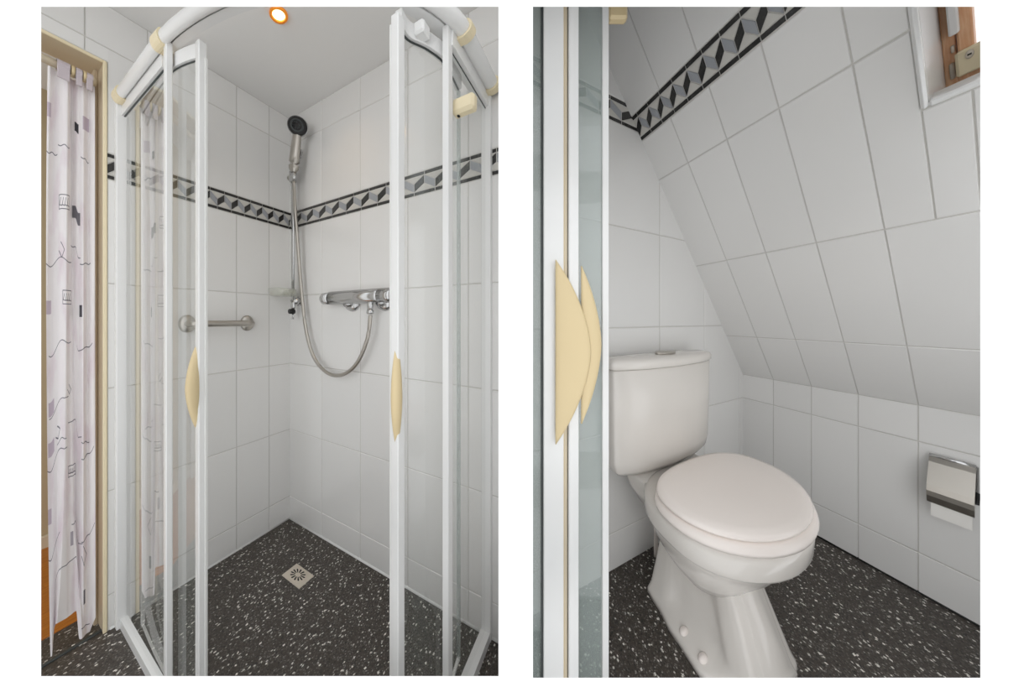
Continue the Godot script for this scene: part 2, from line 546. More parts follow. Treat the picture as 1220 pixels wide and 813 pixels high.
func setting() -> void:
	# the white wall with its two openings, their edges splayed towards the rooms
	var st := begin()
	var top := 1.3474
	# piers and bands round the two view openings, splayed towards the rooms
	hexa(st, [-0.70, -0.2, -0.5363, 2.6], [-0.72, -0.2, -0.66, 2.6], -0.25, -0.28)
	hexa(st, [0.5087, -0.2, 0.66, 2.6], [0.63, -0.2, 0.68, 2.6], -0.25, -0.28)
	hexa(st, [-0.0274, -0.2, 0.0109, 2.6], [-0.026, -0.2, 0.0095, 2.6], -0.25, -0.28)
	hexa(st, [-0.5363, top, -0.0274, 1.425], [-0.66, 1.40, -0.026, 1.425], -0.25, -0.28)
	hexa(st, [0.0109, top, 0.5087, 1.425], [0.0095, 1.40, 0.63, 1.425], -0.25, -0.28)
	hexa(st, [-0.5363, 0.55, -0.0274, 0.6022], [-0.66, 0.52, -0.026, 0.545], -0.25, -0.28)
	hexa(st, [0.0109, 0.53, 0.5087, 0.6003], [0.0095, 0.51, 0.63, 0.535], -0.25, -0.28)
	# the rest of the wall, with doorways at both sides and windows over and under the bands
	add_box(st, Vector3(-3.2, -0.2, -0.28), Vector3(-2.3, 2.6, -0.25))
	add_box(st, Vector3(-2.3, 1.98, -0.28), Vector3(-1.42, 2.6, -0.25))
	add_box(st, Vector3(-2.3, -0.2, -0.28), Vector3(-1.42, 0.0, -0.25))
	add_box(st, Vector3(-1.54, 0.0, -0.28), Vector3(-1.42, 1.98, -0.25))
	add_box(st, Vector3(1.06, -0.2, -0.28), Vector3(2.4, 2.6, -0.25))
	add_box(st, Vector3(-1.42, 1.98, -0.28), Vector3(-0.70, 2.6, -0.25))
	add_box(st, Vector3(-1.42, -0.2, -0.28), Vector3(-0.70, 0.0, -0.25))
	add_box(st, Vector3(-0.5363, 1.98, -0.28), Vector3(-0.0274, 2.6, -0.25))
	add_box(st, Vector3(0.0109, 1.58, -0.28), Vector3(0.5087, 2.6, -0.25))
	add_box(st, Vector3(-0.5363, -0.2, -0.28), Vector3(-0.0274, 0.30, -0.25))
	add_box(st, Vector3(0.0109, -0.2, -0.28), Vector3(0.5087, 0.2, -0.25))
	add_box(st, Vector3(0.66, 1.45, -0.28), Vector3(1.06, 2.6, -0.25))
	add_box(st, Vector3(0.66, -0.2, -0.28), Vector3(1.06, 0.2, -0.25))
	solid("wall_front", done(st), M.white_paint, Transform3D.IDENTITY, "bare white wall with openings onto the shower and the toilet", "wall", "structure")
	solid("wall_middle", box(Vector3(-0.026, -0.1, -0.74), Vector3(0.0095, 2.35, -0.279)), M.white_paint, Transform3D.IDENTITY, "narrow white partition between the shower room and the toilet", "wall", "structure")
	solid("ground", box(Vector3(-4, -0.3, -0.26), Vector3(4, -0.2, 4)), M.white_paint, Transform3D.IDENTITY, "pale floor before the white wall", "ground", "structure")
	# ---------------- shower room
	var lab_dark := "dark grey vinyl floor with white flecks"
	solid("floor", box(Vector3(-0.14, -0.06, -0.06), Vector3(1.36, 0.0, 1.1)), M.vinyl, RL, lab_dark + " in the shower room", "floor", "structure")
	solid("ceiling", plate([Vector2(-0.02, -0.27), Vector2(-0.02, -0.74), Vector2(-1.17, -1.2), Vector2(-1.9, -2.05), Vector2(-2.7, -0.27)], 2.003, 2.06), M.ceiling_paint, Transform3D.IDENTITY, "flat white ceiling over the shower", "ceiling", "structure")
	var ys := [0.0, 0.113, 0.447, 0.777, 1.113, 1.448]
	# left wall, in its own axes x = -v
	st = begin()
	add_box(st, Vector3(-0.446, 0, -0.1), Vector3(0.0, 2.003, GZ))
	add_box(st, Vector3(-1.4, 1.818, -0.1), Vector3(-0.446, 2.003, GZ))
	add_box(st, Vector3(-1.4, 0, -0.1), Vector3(-1.1, 1.805, GZ))
	var wl := solid("wall_left", done(st), M.grout, RL * ON_L, "white tiled wall with mosaic border left of the shower corner", "wall", "structure")
	var xs := [-0.444, -0.3765, -0.2765, -0.1775, -0.0792, 0.0]
	tiles(wl, xs, ys, 0.5)
	tiles(wl, xs, [1.5315, 1.866], 0.5)
	tiles(wl, [-0.774, -0.675, -0.576, -0.4765, -0.3765, -0.2765, -0.1775, -0.0792, 0.0], [1.866, 2.003], 0.5)
	tiles(wl, [-0.774, -0.675, -0.576, -0.4765, -0.4405], [1.822, 1.866], 0.5)
	border(wl, -0.0283, 0.0363, -13, 2, 1.4485, 1.531, 0.5, [rect(-0.444, 1.4, -0.002, 1.6)])
	# right wall of the shower
	var wr := solid("wall_back", box(Vector3(-0.1, 0, -0.1), Vector3(1.24, 2.003, GZ)), M.grout, RL, "white tiled wall with mosaic border behind the shower mixer", "wall", "structure")
	xs = [0.0, 0.2699, 0.5343, 0.8, 1.068, 1.22]
	tiles(wr, xs, ys, 1.33)
	tiles(wr, xs, [1.5315, 1.866, 2.003], 1.33)
	border(wr, 0.006, 0.0972, -1, 13, 1.4485, 1.531, 1.33, [rect(0.002, 1.4, 1.22, 1.6)])
	# silicone joints at the floor and in the corner
	solid("trim_1", tube([Vector3(0.003, 0.002, 0.44), Vector3(0.003, 0.002, 0.003)], 0.006, 6), M.silicone, RL, "thin white sealant bead at the foot of the left shower wall", "sealant", "structure")
	solid("trim_2", tube([Vector3(0.008, 0.002, 0.004), Vector3(1.22, 0.002, 0.004)], 0.006, 6), M.silicone, RL, "thin white sealant bead at the foot of the wall below the mixer", "sealant", "structure")
	# ---------------- door opening and the hall beyond
	var d := thing("door_1", RL * ON_L, "cream doorway frame left of the shower, hung with a curtain", "doorway")
	d.set_meta("kind", "structure")
	part("jamb", box(Vector3(-0.450, 0, -0.105), Vector3(-0.446, 1.812, 0.002), 0.001), M.beige_trim, d)
	part("lintel", box(Vector3(-1.1, 1.812, -0.105), Vector3(-0.446, 1.818, 0.002), 0.001), M.beige_trim, d)
	part("jamb_bead", box(Vector3(-0.4505, 0, 0.002), Vector3(-0.4440, 1.8205, 0.0085), 0.0015), M.pale_cream, d)
	part("lintel_bead", box(Vector3(-1.1, 1.8115, 0.002), Vector3(-0.4505, 1.8205, 0.0085), 0.0015), M.pale_cream, d)
	part("stop", box(Vector3(-0.457, 0, -0.09), Vector3(-0.450, 1.812, -0.06), 0.001), M.beige_trim, d)
	part("threshold", box(Vector3(-1.1, 0.0, -0.022), Vector3(-0.444, 0.004, -0.010), 0.001), M.dark_gasket, d)
	var fh := solid("floor_hall", box(Vector3(-1.3, -0.06, -0.5), Vector3(-0.14, -0.001, 1.4)), M.orange_floor, RL, "orange wooden floor of the hall behind the curtain", "floor", "structure")
	for k in 10:
		part("plank", box(Vector3(-1.3, -0.002, -0.5 + k * 0.19), Vector3(-0.142, 0.002, -0.312 + k * 0.19), 0.0015), M.orange_floor, fh)
	solid("wall_hall", box(Vector3(-0.9, 0, -0.5), Vector3(-0.8, 2.003, 1.4)), M.beige_wall, RL, "beige painted hall wall behind the curtain", "wall", "structure")
	solid("wall_hall_end", box(Vector3(-0.9, 0, -0.56), Vector3(-0.1, 2.003, -0.5)), M.beige_wall, RL, "beige end wall of the hall out of view", "wall", "structure")
	solid("baseboard_hall", box(Vector3(-0.8, 0, -0.5), Vector3(-0.785, 0.055, 1.4), 0.003), M.cream_trim, RL, "cream skirting board along the beige hall wall", "baseboard", "structure")
	# ---------------- toilet room
	solid("floor_toilet", plate([Vector2(0.009, -0.27), Vector2(0.009, -0.66), Vector2(1.02, -1.08), Vector2(1.40, -0.27)], 0.133, 0.193), M.vinyl, Transform3D.IDENTITY, lab_dark + " under the toilet", "floor", "structure")
	solid("ceiling_toilet", plate([Vector2(0.009, -0.27), Vector2(0.009, -0.66), Vector2(0.5, -0.85), Vector2(0.5, -0.27)], 2.173, 2.23), M.ceiling_paint, Transform3D.IDENTITY, "white ceiling over the toilet, above the view", "ceiling", "structure")
	var wb := solid("wall_toilet", box(Vector3(-1.119, 0, -0.03), Vector3(0.1, 2.0, GZ)), M.grout, RR, "white tiled wall behind the toilet cistern", "wall", "structure")
	var under := PackedVector2Array([Vector2(-0.0, 0.0), Vector2(-0.0, 0.555), Vector2(-1.09, 0.555 + 1.33 * 1.09), Vector2(-1.119, 2.0), Vector2(-1.119, 0.0)])
	under.reverse()
	xs = [-1.119, -1.099, -0.832, -0.565, -0.298, -0.035, 0.0]
	tiles(wb, xs, [0.0, 0.119, 0.446, 0.778, 1.108, 1.443], 1.33, [under])
	tiles(wb, xs, [1.522, 1.856, 2.0], 1.33, [under])
	border(wb, -0.796, 0.096, -4, 3, 1.4435, 1.5215, 1.33, [under])
	var ww := solid("wall_right", box(Vector3(-0.06, 0, -0.1), Vector3(0.9, 0.555, GZ)), M.grout, RR * ON_W, "low white tiled wall beside the toilet under the slope", "wall", "structure")
	xs = [0.0, 0.1037, 0.2045, 0.3045, 0.4045, 0.5045, 0.6045, 0.7045, 0.8045]
	tiles(ww, xs, [0.0, 0.119, 0.446, 0.553], 0.5)
	# the sloping wall with the window's opening in it
	st = begin()
	add_box(st, Vector3(-0.1, -0.004, -0.06), Vector3(0.468, 1.9, GZ))
	add_box(st, Vector3(0.468, -0.004, -0.06), Vector3(0.9, 0.813, GZ))
	add_box(st, Vector3(0.468, 1.55, -0.06), Vector3(0.9, 1.9, GZ))
	var ws := solid("wall_sloped", done(st), M.grout, RR * ON_S, "sloping white tiled wall with mosaic border above the toilet", "wall", "structure")
	for r in [[0.0, 0.227], [0.227, 0.580], [0.580, 0.942], [0.942, 1.084]]:
		var y0: float = r[0]
		var y1: float = r[1]
		for i in xs.size() - 1:
			var p := rect(xs[i], y0, xs[i + 1], y1)
			if y1 > 0.805 and xs[i + 1] > 0.462:
				piece("tile", p, 0.0013, 0.55, 0.006, 0.0018, white_tile(), ws, [rect(-1, -1, 0.462, 3)])
				piece("tile", p, 0.0013, 0.55, 0.006, 0.0018, white_tile(), ws, [rect(0.462, -1, 2, 0.805)])
			else: piece("tile", p, 0.0013, 0.55, 0.006, 0.0018, white_tile(), ws)
	tiles(ws, [0.0, 0.1037, 0.2045, 0.3045, 0.4045, 0.462], [1.166, 1.52, 1.81], 0.55)
	border(ws, 0.024, 0.0376, -1, 12, 1.0845, 1.1655, 0.55, [rect(0.001, 1.0, 0.462, 1.3)])
	solid("trim_3", tube([Vector3(-0.003, 0.002, 0.003), Vector3(-0.003, 0.002, 0.8)], 0.005, 6), M.black_rubber, RR, "dark joint at the foot of the low wall beside the toilet", "sealant", "structure")
	window()

func window() -> void:
	var w := thing("window_1", RR * ON_S, "roof window with reddish wooden frame in the sloping wall", "window")
	w.set_meta("kind", "structure")
	var x0 := 0.462
	var y0 := 0.806
	var x1 := 0.88
	var y1 := 1.55
	# white rim around the opening
	part("rim", box(Vector3(x0, y0, -0.01), Vector3(x0 + 0.007, y1, 0.010), 0.003), M.enamel, w)
	part("rim", box(Vector3(x0 + 0.007, y0, -0.01), Vector3(x1, y0 + 0.011, 0.010), 0.003), M.enamel, w)
	# the reveals
	part("reveal", box(Vector3(x0 + 0.002, y0 - 0.03, -0.26), Vector3(x0 + 0.007, y1, -0.01)), M.enamel, w)
	part("reveal", box(Vector3(x0 + 0.007, y0 - 0.03, -0.26), Vector3(x1, y0 - 0.024, -0.01)), M.enamel, w)
	part("reveal", box(Vector3(x0, y1, -0.26), Vector3(x1, y1 + 0.006, 0.0)), M.enamel, w)
	part("reveal", box(Vector3(x1, y0, -0.26), Vector3(x1 + 0.006, y1, 0.0)), M.enamel, w)
	# fixed frame, then the sash with its pane
	part("frame", box(Vector3(x0 + 0.007, y0 - 0.03, -0.235), Vector3(0.482, y1, -0.2), 0.001), M.pine, w)
	part("frame", box(Vector3(0.482, y0 - 0.03, -0.235), Vector3(x1, y0 - 0.012, -0.2), 0.001), M.pine, w)
	var sash := part("sash", box(Vector3(0.4835, y0 - 0.01, -0.235), Vector3(0.4985, y1, -0.192), 0.002), M.pine, w)
	part("sash_rail", box(Vector3(0.4985, y0 - 0.01, -0.235), Vector3(x1, 0.835, -0.192), 0.002), M.pine, sash)
	part("pane", box(Vector3(0.4985, 0.835, -0.222), Vector3(x1, y1, -0.218)), M.window_glass, w)
	part("bar", box(Vector3(0.4775, 0.878, -0.2), Vector3(0.4875, 1.2, -0.175), 0.002), M.enamel, w)
	var plate := part("latch_plate", box(Vector3(0.481, 0.797, -0.192), Vector3(0.512, 0.843, -0.18), 0.003), M.pale_cream, w)
	part("keyhole_rose", lathe([Vector2(0.0, -0.001), Vector2(0.007, -0.001), Vector2(0.007, 0.002), Vector2(0.0045, 0.003), Vector2(0.0, 0.003)], Transform3D(Basis(Vector3.RIGHT, PI / 2), Vector3(0.4945, 0.831, -0.18)), 20, Vector3(0.6, 1.1, 1)), M.steel, plate)
	part("keyhole", box(Vector3(0.4925, 0.8295, -0.178), Vector3(0.4965, 0.8325, -0.1765)), M.dark_hole, plate)
	part("hinge", lathe([Vector2(0.0, -0.016), Vector2(0.003, -0.014), Vector2(0.003, 0.014), Vector2(0.0, 0.016)], Transform3D(Basis.IDENTITY, Vector3(0.477, 0.812, -0.196)), 10), M.steel, w)
	part("hinge", lathe([Vector2(0.0, -0.007), Vector2(0.002, -0.006), Vector2(0.002, 0.006), Vector2(0.0, 0.007)], Transform3D(Basis.IDENTITY, Vector3(0.479, 0.852, -0.196)), 10), M.steel, w)
	part("latch_bolt", box(Vector3(0.509, 0.812, -0.18), Vector3(0.512, 0.826, -0.174), 0.001), M.steel, w)


# ---------------------------------------------------------------- the shower room's things
func plan(x: float, z: float, y: float) -> Vector3:
	return Vector3(x * UX, y, z * VZ)

func quadrant(out: float, from := 0.0, to := 1.0, n := 40) -> Array:
	# the enclosure's line in plan, pushed out by «out»: straight, quarter round, straight
	var xa := 0.293
	var za := 0.299
	var r := 0.555
	var zs := 0.822
	var xs := 0.851
	var l1 := xa
	var l2 := r * PI / 2
	var l3 := za
	var whole := l1 + l2 + l3
	var pts := []
	for i in n + 1:
		var s := lerpf(from, to, float(i) / n) * whole
		if s < l1: pts.append(Vector2(s, zs + out))
		elif s < l1 + l2:
			var a := (s - l1) / l2 * PI / 2
			var rr := Vector2(xs - xa, zs - za)
			pts.append(Vector2(xa + (rr.x + out) * sin(a), za + (rr.y + out) * cos(a)))
		else: pts.append(Vector2(xs + out, za - (s - l1 - l2)))
	return pts

func sweep_rect(path: Array, w0: float, w1: float, y0: float, y1: float) -> ArrayMesh:
	# a rectangular profile swept along a plan line; w0 and w1 lie across it
	var rings := []
	for i in path.size():
		var d: Vector2 = (path[mini(i + 1, path.size() - 1)] - path[maxi(i - 1, 0)]).normalized()
		var n := Vector2(-d.y, d.x)
		if n.dot(path[i] - Vector2(0.2, 0.2)) < 0: n = -n
		var ring := PackedVector3Array()
		for c in [[w0, y0], [w1, y0], [w1, y1], [w0, y1]]:
			var p: Vector2 = path[i] + n * c[0]
			ring.append(plan(p.x, p.y, c[1]))
		rings.append(ring)
	var st := begin()
	add_loft(st, rings, true, true, false)
	return done(st)

func sheet(path: Array, y0: float, y1: float) -> ArrayMesh:
	var st := begin()
	st.set_smooth_group(0)
	for i in path.size() - 1:
		var a := plan(path[i].x, path[i].y, y0)
		var b := plan(path[i + 1].x, path[i + 1].y, y0)
		var c := plan(path[i + 1].x, path[i + 1].y, y1)
		var d := plan(path[i].x, path[i].y, y1)
		for v in [a, b, c, a, c, d]: st.add_vertex(v)
	return done(st)

func leaf_handle(height: float, width: float, depth: float) -> ArrayMesh:
	# a crescent grip: straight back edge along y, bowed front edge
	var rings := []
	for i in 25:
		var s := i / 24.0
		var y := (s - 0.5) * height
		var b := maxf(pow(1.0 - pow(absf(2.0 * s - 1.0), 1.7), 0.9), 0.02)
		var ring := PackedVector3Array()
		for k in 16:
			var a := TAU * k / 16
			ring.append(Vector3((0.5 - 0.5 * cos(a)) * width * b, y, sin(a) * depth * 0.5 * (0.35 + 0.65 * b)))
		rings.append(ring)
	var st := begin()
	add_loft(st, rings)
	return done(st)

func shower_room() -> void:
	enclosure()
	# ---- riser rail with the hand shower
	var o := thing("riser_rail", RL * Transform3D(Basis.IDENTITY, Vector3(0.09, 0, 0.03)), "slim chrome riser rail standing upright in the shower corner", "shower rail")
	part("rail", tube([Vector3(0, 1.09, 0), Vector3(0, 1.81, 0)], 0.0085, 12, Vector3(1.3, 1, 0.6)), M.chrome, o)
	for y in [1.085, 1.80]:
		var b := part("bracket", tube([Vector3(0, y, 0), Vector3(0, y, -0.028)], 0.017, 16, Vector3(1.3, 1, 1)), M.chrome, o)
		part("wall_plate", tube([Vector3(0, y, -0.0225), Vector3(0, y, -0.028)], 0.024, 20, Vector3(1.3, 1, 1)), M.chrome, b)
	part("end_cap", tube([Vector3(0, 1.045, 0), Vector3(0, 1.05, 0), Vector3(0, 1.06, 0), Vector3(0, 1.09, 0)], 0.01, 14, Vector3(1.3, 1, 0.6), [0.005, 0.011, 0.012, 0.009]), M.chrome, o)
	part("knob", tube([Vector3(0, 1.035, 0.012), Vector3(0, 1.035, -0.004)], 0.012, 14, Vector3(1.2, 1, 1)), M.black_rubber, o)
	part("pin", tube([Vector3(0, 0.998, 0), Vector3(0, 1.028, 0)], 0.005, 8, Vector3(1.3, 1, 0.6)), M.chrome, o)
	var sl := part("slider", tube([Vector3(0.0, 1.655, 0), Vector3(0.0, 1.70, 0)], 0.0155, 14, Vector3(1.3, 1, 0.7)), M.chrome, o)
	part("slider_knob", tube([Vector3(-0.034, 1.678, 0), Vector3(-0.012, 1.678, 0)], 0.012, 12, Vector3(1, 1, 0.6)), M.satin_chrome, sl)
	var dish := thing("soap_dish", RL * Transform3D(Basis.IDENTITY, Vector3(0.05, 1.105, 0.055)), "clear plastic soap dish clipped low on the riser rail", "soap dish")
	var rings := []
	for p in [[0.55, 0.0], [0.85, 0.004], [1.0, 0.018], [1.0, 0.036], [0.93, 0.036], [0.80, 0.010], [0.1, 0.006]]:
		var ring := PackedVector3Array()
		for k in 24:
			var a := TAU * k / 24
			ring.append(Vector3(signf(cos(a)) * pow(absf(cos(a)), 0.6) * 0.062 * p[0], p[1], signf(sin(a)) * pow(absf(sin(a)), 0.6) * 0.032 * p[0]))
		rings.append(ring)
	var st := begin()
	add_loft(st, rings)
	part("tray", done(st), M.dish_plastic, dish)
	part("clip", tube([Vector3(0.04, 0.0, -0.025), Vector3(0.04, 0.034, -0.025)], 0.014, 14, Vector3(1.3, 1, 0.7)), M.dish_plastic, dish)
	# hand shower: handle up the slider, tilted head
	var hs := thing("hand_shower", RL * Transform3D(Basis.IDENTITY, Vector3(0.130, 1.69, 0.044)), "chrome hand shower with round black spray face on the riser", "shower head")
	part("handle", tube(curve([Vector3(0, -0.01, 0), Vector3(0.003, 0.02, 0.0), Vector3(0.022, 0.10, 0.002), Vector3(0.042, 0.165, 0.004)], 4), 0.02, 16, Vector3(1.2, 1, 0.65), [0.013, 0.014, 0.019, 0.022, 0.023, 0.023, 0.023, 0.0225, 0.022, 0.021, 0.02, 0.019, 0.018]), M.satin_chrome, hs)
	part("swivel", tube([Vector3(0, -0.045, 0), Vector3(0, -0.035, 0), Vector3(0, -0.01, 0)], 0.01, 12, Vector3(1.2, 1, 0.65), [0.009, 0.013, 0.011]), M.chrome, hs)
	var ht := Transform3D(Basis(Vector3.UP, 0.75) * Basis(Vector3.RIGHT, PI / 2 + 0.3), Vector3(0.055, 0.180, 0.008))
	var sq := Vector3(1.1, 1, 0.8)
	var head := part("head_shell", lathe([Vector2(0.0, -0.030), Vector2(0.022, -0.027), Vector2(0.038, -0.014), Vector2(0.0425, 0.0), Vector2(0.041, 0.006), Vector2(0.0, 0.006)], ht, 32, sq), M.chrome, hs)
	part("spray_face", lathe([Vector2(0.0, 0.006), Vector2(0.0385, 0.006), Vector2(0.037, 0.012), Vector2(0.03, 0.015), Vector2(0.0, 0.015)], ht, 32, sq), M.black_rubber, head)
	part("face_ring", lathe([Vector2(0.019, 0.013), Vector2(0.027, 0.013), Vector2(0.026, 0.0175), Vector2(0.020, 0.0175)], ht, 24, sq), M.dark_gasket, head)
	for k in 10:
		var a := TAU * k / 10
		part("nozzle", lathe([Vector2(0.0, 0.014), Vector2(0.0024, 0.014), Vector2(0.0018, 0.0185), Vector2(0.0, 0.0185)], Transform3D(ht.basis, ht.origin + ht.basis * Vector3(cos(a) * 0.012, 0, sin(a) * 0.012)), 8), M.dark_gasket, head)
	# hose from the hand shower down in a loop and up to the mixer
	st = begin()
	add_tube(st, curve([Vector3(0.130, 1.64, 0.044), Vector3(0.130, 1.5, 0.038), Vector3(0.133, 1.30, 0.028), Vector3(0.155, 1.12, 0.026), Vector3(0.185, 0.96, 0.025), Vector3(0.245, 0.835, 0.026), Vector3(0.345, 0.768, 0.028), Vector3(0.455, 0.765, 0.030), Vector3(0.555, 0.82, 0.032), Vector3(0.620, 0.92, 0.033), Vector3(0.640, 1.014, 0.034)], 8), 0.0075, 10, Vector3(1.2, 1, 0.7))
	solid("shower_hose", done(st), M.satin_chrome, RL, "flexible chrome hose looping from the hand shower to the mixer", "hose")
	# thermostatic mixer
	var mx := thing("shower_mixer", RL * Transform3D(Basis.IDENTITY, Vector3(0.535, 1.087, 0.032)), "horizontal chrome bar mixer tap on the tiled shower wall", "mixer tap")
	part("body", tube([Vector3(-0.148, 0, 0), Vector3(-0.144, 0, 0), Vector3(0.14, 0, 0), Vector3(0.145, 0, 0)], 0.026, 20, Vector3(1, 1, 0.6), [0.022, 0.026, 0.026, 0.022]), M.chrome, mx)
	part("dial", tube([Vector3(-0.212, 0, 0), Vector3(-0.208, 0, 0), Vector3(-0.195, 0, 0), Vector3(-0.155, 0, 0)], 0.026, 20, Vector3(1, 1, 0.6), [0.006, 0.018, 0.025, 0.026]), M.chrome, mx)
	part("dial_gap", tube([Vector3(-0.156, 0, 0), Vector3(-0.147, 0, 0)], 0.0225, 20, Vector3(1, 1, 0.6)), M.black_rubber, mx)
	part("dial", tube([Vector3(0.15, 0, 0), Vector3(0.205, 0, 0), Vector3(0.22, 0, 0), Vector3(0.225, 0, 0)], 0.026, 20, Vector3(1, 1, 0.6), [0.026, 0.025, 0.018, 0.006]), M.chrome, mx)
	part("shelf_plate", box(Vector3(-0.15, 0.018, -0.020), Vector3(0.23, 0.027, 0.012), 0.004), M.chrome, mx)
	for x in [-0.045, 0.150]:
		var e := part("inlet", tube([Vector3(x, -0.022, -0.032), Vector3(x, -0.018, 0.0)], 0.021, 16), M.chrome, mx)
		part("rosette", tube([Vector3(x, -0.024, -0.026), Vector3(x, -0.024, -0.018), Vector3(x, -0.024, -0.012)], 0.033, 24, Vector3(1.35, 1, 1), [0.033, 0.03, 0.02]), M.chrome, e)
	var outlet := part("outlet", tube([Vector3(0.105, -0.02, 0.003), Vector3(0.105, -0.052, 0.003)], 0.011, 14, Vector3(1.2, 1, 0.7)), M.chrome, mx)
	part("nut", tube([Vector3(0.105, -0.052, 0.003), Vector3(0.105, -0.056, 0.003), Vector3(0.105, -0.066, 0.003), Vector3(0.105, -0.07, 0.003)], 0.014, 8, Vector3(1.2, 1, 0.7), [0.010, 0.014, 0.014, 0.009]), M.chrome, outlet)
	# grab bar on the left wall
	var gb := thing("grab_bar", RL * ON_L * Transform3D(Basis.IDENTITY, Vector3(-0.224, 0.981, 0)), "short chrome grab bar with round flanges on the left shower wall", "grab bar")
	for s in [-1.0, 1.0]:
		part("flange", tube([Vector3(s * 0.075, 0, 0.006), Vector3(s * 0.075, 0, 0.014), Vector3(s * 0.075, 0, 0.02)], 0.034, 28, Vector3(0.56, 1, 1), [0.034, 0.033, 0.024]), M.satin_chrome, gb)
	part("bar", tube(curve([Vector3(-0.075, 0, 0.012), Vector3(-0.075, 0, 0.04), Vector3(-0.068, 0, 0.06), Vector3(-0.03, 0, 0.064), Vector3(0.03, 0, 0.064), Vector3(0.068, 0, 0.06), Vector3(0.075, 0, 0.04), Vector3(0.075, 0, 0.012)], 6), 0.0125, 14, Vector3(0.75, 1, 1.1)), M.satin_chrome, gb)
	# floor drain
	var fd := thing("floor_drain", RL * Transform3D(Basis.IDENTITY, Vector3(0.371, 0, 0.133)), "square steel drain grate in the dark shower floor", "drain")
	part("plate", box(Vector3(-0.060, 0.0, -0.0225), Vector3(0.060, 0.003, 0.0225), 0.0008), M.steel, fd)
	var ring_m := lathe([Vector2(0.0, 0.0), Vector2(0.0475, 0.0), Vector2(0.0475, 0.0044), Vector2(0.044, 0.005), Vector2(0.0, 0.005)], Transform3D.IDENTITY, 36, Vector3(1, 1, 0.385))
	part("grate", ring_m, M.steel, fd)
	for k in 12:
		var a := TAU * (k + 0.5) / 12
		var ss := begin()
		var dir := Vector3(cos(a), 0, sin(a))
		var side := Vector3(-sin(a), 0, cos(a))
		var lo := []
		var hi := []
		for c in [[0.015, 0.0022], [0.036, 0.0042], [0.040, 0.002], [0.040, -0.002], [0.036, -0.0042], [0.015, -0.0022]]:
			var v: Vector3 = (dir * c[0] + side * c[1]) * Vector3(1, 1, 0.385)
			lo.append(v + Vector3(0, 0.004, 0))
			hi.append(v + Vector3(0, 0.0054, 0))
		add_loft(ss, [PackedVector3Array(lo), PackedVector3Array(hi)], true, true, false)
		part("slot", done(ss), M.dark_hole, fd)
	# recessed spotlight
	var sp := thing("ceiling_spotlight", RL * Transform3D(Basis.IDENTITY, Vector3(0.485, 2.003, 0.231)), "small round recessed spotlight glowing warm in the ceiling", "spotlight")
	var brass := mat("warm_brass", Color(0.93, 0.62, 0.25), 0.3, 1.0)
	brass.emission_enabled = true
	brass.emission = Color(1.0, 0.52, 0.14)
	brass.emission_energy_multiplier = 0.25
	part("rim", lathe([Vector2(0.021, 0.0), Vector2(0.0305, 0.0), Vector2(0.0305, -0.004), Vector2(0.028, -0.007), Vector2(0.021, -0.005)], Transform3D.IDENTITY, 32, Vector3(1.15, 1, 0.6)), brass, sp)
	var glow := mat("bulb_glow", Color(1, 1, 1), 0.5)
	glow.emission_enabled = true
	glow.emission = Color(1.0, 0.90, 0.70)
	glow.emission_energy_multiplier = 4.0
	part("bulb", lathe([Vector2(0.0, -0.001), Vector2(0.0205, -0.001), Vector2(0.017, -0.003), Vector2(0.0, -0.004)], Transform3D.IDENTITY, 24, Vector3(1.15, 1, 0.6)), glow, sp)
	var l := SpotLight3D.new()
	l.name = "spot_light"
	l.light_color = Color(1.0, 0.86, 0.68)
	l.light_energy = 0.05
	l.light_size = 0.03
	l.spot_angle = 60
	l.spot_angle_attenuation = 1.0
	l.spot_range = 6
	l.shadow_enabled = true
	l.transform = Transform3D(Basis(Vector3.RIGHT, -PI / 2), Vector3(0, -0.012, 0))
	sp.add_child(l)
	curtain()

